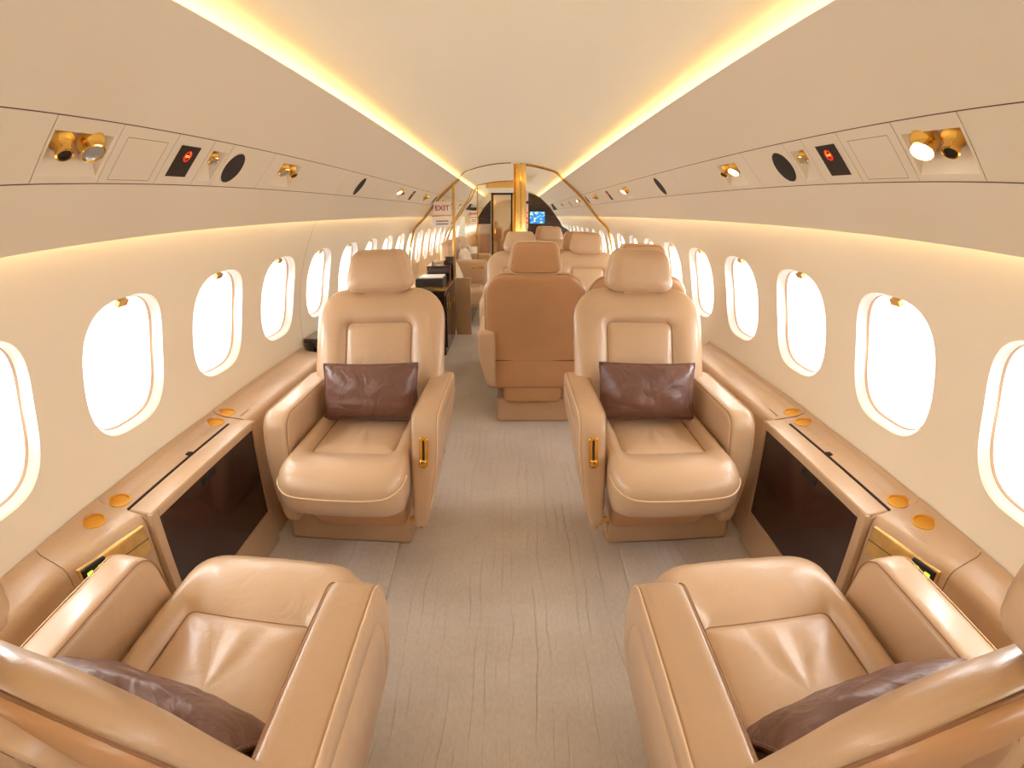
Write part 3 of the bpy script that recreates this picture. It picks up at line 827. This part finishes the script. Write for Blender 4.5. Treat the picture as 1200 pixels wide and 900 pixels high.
MB().box(-.667, -.582, 5.33, 5.43, .613, .835).build('body', 'wood', e, smooth=0, bevel=.004)
MB().box(-.670, -.580, 5.327, 5.433, .835, .848).build('lid', 'wood', e, smooth=0, bevel=.003)
e = empty('acrylic_tray'); tag(e, 'clear acrylic tray on top of the low dark box', 'tray')
MB().box(-.775, -.655, 5.15, 5.27, .771, .777).build('base', 'glass', e, smooth=0)
for a, b, c, d in ((-.775, -.771, 5.15, 5.27), (-.659, -.655, 5.15, 5.27), (-.771, -.659, 5.15, 5.154), (-.771, -.659, 5.266, 5.27)):
    MB().box(a, b, c, d, .777, .82).build('side', 'glass', e, smooth=0)

# half wall and divan on the left
e = empty('divan_end_panel'); tag(e, 'leather covered end panel of the divan beside the black cabinet', 'panel')
rbox(MB(), -.585, -.422, 5.47, 5.50, 0, .60, .006, 2, (3, 1, 4)).build('board', 'leather', e)
rbox(MB(), -.590, -.418, 5.465, 5.505, .60, .612, .005, 2, (3, 1, 1)).build('cap', 'leather', e)
sf = empty('divan'); tag(sf, 'long tan leather divan along the left windows beyond the gold arch', 'sofa')
MB().box(-1.05, -.46, 5.875, 8.50, 0, .24).build('base', 'wood', sf, smooth=0)
for i in range(3):
    y0 = 5.875+i*.875
    rbox(MB(), -1.0, -.315, y0, y0+.872, .22, .445, .06, 4, (6, 6, 3)).build('seat_cushion', 'leather', sf)
for y0, y1, x0, z1 in ((5.88, 6.29, -.92, .74), (6.47, 7.43, -.86, .94), (7.61, 8.49, -.86, .94)):
    rbox(MB(), x0, x0+.16, y0, y1, .40, z1, .06, 4, (3, 6, 6)).map(lambda p: Vector((p.x-.05*(p.z-.40), p.y, p.z))).build('back_cushion', 'leather', sf)
for y in (6.30, 7.44):
    a = rbox(MB(), -.95, -.292, y, y+.16, .40, .725, .03, 3, (5, 2, 3)).build('armrest', 'leather', sf)
    for x in (-.45, -.355):
        MB().box(x-.035, x+.035, y-.006, y+.004, .632, .652).build('control', 'gold', a, smooth=0, bevel=.004)
for i, (x, y, z, ry, rz, lab) in enumerate(((-.66, 5.985, .61, 24, 96, 'cream pillow nearest the divan end panel'), (-.665, 6.17, .615, 24, 88, 'cream pillow leaning second from the divan end'),
                                   (-.60, 6.70, .65, 14, 95, 'cream pillow just beyond the first divan armrest'), (-.60, 7.15, .65, 14, 85, 'cream pillow between the two divan armrests'),
                                   (-.60, 7.90, .65, 14, 95, 'cream pillow beyond the far divan armrest'))):
    pillow(x, y, z, math.radians(-ry), math.radians(rz), lab, .34, .36, .12, 'cream', i*3., 'cream pillows on the divan')

# ------------------------------------------------------------------ gold arches and partitions
def section_path(s, inset=.018, z_end=.25):
    pts = []
    P = [(s*t, 1.842-.15*(t/.635)**2) for t in (0.0, .1, .2, .3, .4, .5)]
    P += [(s*L_[0], L_[1]+.008), (s*T_[0], T_[1]), (s*B_[0], B_[1]), (s*V_[0], V_[1])]
    P += [(s*wx(z), z) for z in (1.14, 1.04, .92, .8, .65, .5, .35, z_end)]
    return P
def inset_path(P, d, c=(0, .95)):
    out = []
    for x, z in P:
        v = Vector((x-c[0], z-c[1])); k = (v.length-d)/v.length; out.append((c[0]+v.x*k, c[1]+v.y*k))
    return out
def smooth_path(P, n=4):
    out = []
    for i in range(len(P)-1):
        p0, p1, p2, p3 = P[max(0, i-1)], P[i], P[i+1], P[min(len(P)-1, i+2)]
        for k in range(n):
            t = k/n
            out.append(tuple(.5*(2*p1[a]+(p2[a]-p0[a])*t+(2*p0[a]-5*p1[a]+4*p2[a]-p3[a])*t*t+(3*p1[a]-p0[a]-3*p2[a]+p3[a])*t**3) for a in (0, 1)))
    return out+[P[-1]]
ar = empty('gold_arch'); tag(ar, 'slim gold arch trim framing the cabin beyond the chairs', 'arch')
pr_ = inset_path(smooth_path(section_path(1)[1:]), .014)
tube(MB(), [(x, Y_PART, z) for x, z in pr_], .014, False, 8).build('right_rib', 'goldpaint', ar)
pl_ = inset_path(smooth_path(section_path(-1)[6:]), .014)
tube(MB(), [(x, Y_PART, z) for x, z in pl_], .014, False, 8).build('left_rib', 'goldpaint', ar)
pp = inset_path(smooth_path(section_path(-1)[:7]), .004)
tube(MB(), [(x, Y_PART, z) for x, z in pp], .004, False, 6).build('header_line', 'seam', ar)
# glass screen on the left
gs = empty('glass_screen'); tag(gs, 'clear glass screen with gold post to the left of the aisle', 'partition')
poly = [(x, z) for x, z in inset_path(smooth_path(section_path(-1, z_end=.62)[6:]), .026) if x < -.64]
poly = [(-.636, poly[0][1]-.004)]+poly+[(-.636, .62)]
loops(MB(), [[(x, Y_PART-.004, z) for x, z in poly], [(x, Y_PART+.004, z) for x, z in poly]]).build('pane', 'glass', gs, smooth=0)
MB().box(-.640, -.612, Y_PART-.02, Y_PART+.02, .0, 1.625).build('post', 'goldpaint', gs, smooth=0, bevel=.005)
def exit_sign(x0, x1, z0, z1, y, label):
    e = empty('exit_sign'); tag(e, label, 'sign', 'exit signs')
    h = z1-z0; w = x1-x0
    MB().box(x0+.1*w, x1, y-.016, y, z0+.50*h, z1).build('upper_plate', 'signwhite', e, smooth=0, bevel=.003)
    MB().box(x0, x1, y-.014, y-.003, z0+.42*h, z0+.455*h).build('red_line', 'signred', e, smooth=0)
    lo = MB().box(x0+.04*w, x1, y-.014, y, z0, z0+.39*h).build('lower_plate', 'signwhite', e, smooth=0, bevel=.003)
    for k in range(2):
        MB().box(x0+.22*w, x1-.14*w, y-.0152, y-.0141, z0+(.10+.11*k)*h, z0+(.15+.11*k)*h).build('faint_line', 'signgrey', lo, smooth=0)
    cu = bpy.data.curves.new('exit_letters', 'FONT'); cu.body = 'EXIT'; cu.size = .27*h; cu.align_x = 'CENTER'; cu.extrude = .001; cu.offset = .0015
    cu.materials.append(M['signred'])
    tmp = bpy.data.objects.new('exit_letters_curve', cu); me = bpy.data.meshes.new_from_object(tmp); bpy.data.objects.remove(tmp)
    t = bpy.data.objects.new('exit_letters', me); C.objects.link(t); t.parent = e
    t.location = ((x0+x1)/2+.05*w, y-.0175, z0+.655*h); t.rotation_euler = (PI/2, 0, 0)
exit_sign(-.865, -.655, 1.14, 1.425, Y_PART-.006, 'larger white EXIT sign with red letters on the nearer glass screen')
# second screen
P2 = [(-.36, 1.715), (-.445, 1.655), (-.50, 1.52), (-.581, 1.408), (-.67, 1.28), (-.753, 1.162), (-.83, 1.0), (-.90, .8), (-.93, .5)]
gs = empty('glass_screen'); tag(gs, 'second glass screen with gold arch beyond the divan armrest', 'partition')
tube(MB(), [(x, 7.0, z) for x, z in smooth_path(P2)], .011, False, 8).build('arch', 'goldpaint', gs)
tube(MB(), [(x-.055, 7.04, z-.03) for x, z in smooth_path(P2[1:])], .009, False, 8).build('arch', 'goldpaint', gs)
MB().box(-.448, -.432, 6.99, 7.02, .45, 1.66).build('post', 'goldpaint', gs, smooth=0)
exit_sign(-.537, -.447, 1.17, 1.328, 6.985, 'smaller white EXIT sign on the farther glass screen')
# soffit between the two arches (left half of the vault)
rings = []
for k in range(13):
    t = k/12; d = t*t*(3-2*t); row = []
    for i in range(13):
        u = i/12
        xa = -.567+.61*u; za = 1.838-.15*(xa/.635)**2
        xb = -.455+.49*u; zb = 1.722-.30*(xb+.02)**2
        row.append((xa+(xb-xa)*d, Y_PART+.01+(7.0-Y_PART)*t, za+(zb-za)*d-.001))
    rings.append(row)
mb = MB(); mb.add([p for r in rings for p in r], [(j*13+i, j*13+i+1, (j+1)*13+i+1, (j+1)*13+i) for j in range(12) for i in range(12)])
o = mb.build('trim_%d' % tn, 'ceil'); struct(o); tn += 1
tube(MB(), [(-.445+.48*i/16, 7.0, 1.72-.30*(-.425+.48*i/16)**2) for i in range(17)], .010, False, 8).build('arch_trim', 'goldpaint', ar)
o = MB().box(-.33, .04, 7.02, 7.05, 1.63, 1.73).build('trim_%d' % tn, 'goldsatin', smooth=0); struct(o); tn += 1
o = MB().box(-.33, .04, 7.05, 8.6, 1.63, 1.66).build('trim_%d' % tn, 'ceil', smooth=0); struct(o); tn += 1
# gold folding door
fd = empty('folding_door'); tag(fd, 'polished gold folding door stacked in the middle of the gold arch', 'door')
xs = [.036+.0205*i for i in range(7)]
for i in range(6):
    a, b = (xs[i], 5.80 if i % 2 else 5.812), (xs[i+1], 5.812 if i % 2 else 5.80)
    mb = MB(); loops(mb, [[(a[0], a[1], z), (b[0], b[1], z), (b[0]+.004, b[1]+.012, z), (a[0]+.004, a[1]+.012, z)] for z in (.02, 1.826)])
    mb.build('leaf', 'goldsatin' if i % 3 else 'gold', fd, smooth=0)
MB().box(.030, .036, 5.79, 5.90, .02, 1.826).build('edge_strip', 'goldpaint', fd, smooth=0)
e = empty('switch_panel'); tag(e, 'slim white switch panel with red lights beside the gold folding door', 'switch panel')
MB().box(.168, .190, 5.86, 5.875, 1.12, 1.53).build('plate', 'signwhite', e, smooth=0, bevel=.003)
MB().box(.166, .192, 5.857, 5.861, 1.39, 1.42).build('band', 'black', e, smooth=0)
for z in (1.17, 1.22, 1.28): MB().box(.172, .186, 5.853, 5.861, z, z+.022).build('switch', 'red', e, smooth=0, bevel=.003)
# aft bulkheads
b = MB(); q = [(.305, 0), (.305, 1.65), (.318, 1.69), (.42, 1.665), (.538, 1.60), (.63, 1.515), (.715, 1.425), (.82, 1.28), (.905, 1.16), (.94, 1.08), (1.10, .98), (1.13, .5), (1.05, 0)]
loops(b, [[(x, 9.90, z) for x, z in q], [(x, 9.94, z) for x, z in q]])
o = b.build('trim_%d' % tn, 'wood', smooth=0); struct(o); tn += 1
e = empty('mounted_monitor'); tag(e, 'blue map screen on the dark wood bulkhead at the far right', 'monitor')
MB().box(.328, .630, 9.86, 9.90, 1.108, 1.352).build('bezel', 'black', e, smooth=0, bevel=.006)
MB().box(.343, .615, 9.857, 9.861, 1.122, 1.340).build('screen', 'screen', e, smooth=0)
e = empty('bulkhead_divider'); tag(e, 'dark wood divider with quilted tan panel left of the mirror door', 'partition')
MB().box(-.535, -.325, 8.60, 8.64, 0, 1.12).build('core', 'leather', e, smooth=0)
q = [(-.535, 1.125), (-.325, 1.125), (-.325, 1.52), (-.42, 1.42), (-.535, 1.24)]
loops(MB(), [[(x, 8.58, z) for x, z in q], [(x, 8.64, z) for x, z in q]]).build('upper_panel', 'wood', e, smooth=0)
rbox(MB(), -.520, -.335, 8.575, 8.60, .66, .945, .008, 2, (4, 1, 4)).build('quilted_panel', 'pleat', e)
rbox(MB(), -.520, -.335, 8.575, 8.60, .955, 1.115, .008, 2, (4, 1, 4)).build('upper_pad', 'leather', e)
d = empty('door_1'); struct(d)
MB().box(-.285, .0, 8.60, 8.63, .02, 1.61).build('leaf', 'mirror', d, smooth=0)
for a, bb, c, dd, m in ((-.318, -.288, .0, 1.66, 'black'), (-.288, -.272, .0, 1.63, 'gold'), (-.005, .02, .0, 1.66, 'black'), (.02, .05, 0, 1.66, 'goldsatin')):
    MB().box(a, bb, 8.57, 8.64, c, dd).build('frame', m, d, smooth=0)
MB().box(-.318, .05, 8.57, 8.64, 1.60, 1.64).build('frame', 'black', d, smooth=0)
rbox(MB(), -.268, -.25, 8.55, 8.60, .96, 1.05, .006, 2, (1, 1, 2)).build('handle', 'gold', d)
o = MB().box(-1.0, -.56, YB-.02, YB, .6, 1.45).build('wall_mirror', 'mirror', smooth=0); tag(o, 'mirror on the end wall behind the divan', 'mirror')

# ------------------------------------------------------------------ light: daylight outside plus the cabin's own lamps
w = bpy.data.worlds.new('daylight'); sc.world = w; w.use_nodes = True
w.node_tree.nodes['Background'].inputs['Color'].default_value = (1, .98, .95, 1)
w.node_tree.nodes['Background'].inputs['Strength'].default_value = 1.0
def set_emit(m, s): M[m].node_tree.nodes['Principled BSDF'].inputs['Emission Strength'].default_value = s
set_emit('daylight', 1.1); set_emit('cove', 10.5); set_emit('wash', 3.6); set_emit('lamp', 12.0)

# ------------------------------------------------------------------ camera: a wide lens with strong barrel curvature
import numpy as np
F_PX, SS, PITCH_DN = 613.09, 2.9, math.radians(18.2816)
cam = bpy.data.cameras.new('camera'); co = bpy.data.objects.new('camera', cam); C.objects.link(co)
co.location = (.012, 0, 1.25)
co.rotation_euler = (PI/2-PITCH_DN, 0, 0)
cam.sensor_width = 36; cam.sensor_height = 27; cam.lens = 18.4; cam.clip_start = .02; cam.clip_end = 60
if True:
    cam.type = 'PANO'
    cam.panorama_type = 'FISHEYE_LENS_POLYNOMIAL'
    r = np.linspace(0, 24, 200); th = SS*np.arctan((r/.03)/(F_PX*SS))
    A = np.stack([r, r**2, r**3, r**4], 1); k = np.linalg.lstsq(A, th, rcond=None)[0]
    cam.fisheye_fov = math.radians(200)
    cam.fisheye_polynomial_k0 = 0
    cam.fisheye_polynomial_k1, cam.fisheye_polynomial_k2, cam.fisheye_polynomial_k3, cam.fisheye_polynomial_k4 = [float(-x) for x in k]
sc.camera = co
sc.cycles.max_bounces = 10; sc.cycles.diffuse_bounces = 6; sc.cycles.transparent_max_bounces = 12
sc.cycles.use_denoising = True
sc.cycles.sample_clamp_indirect = 6.0
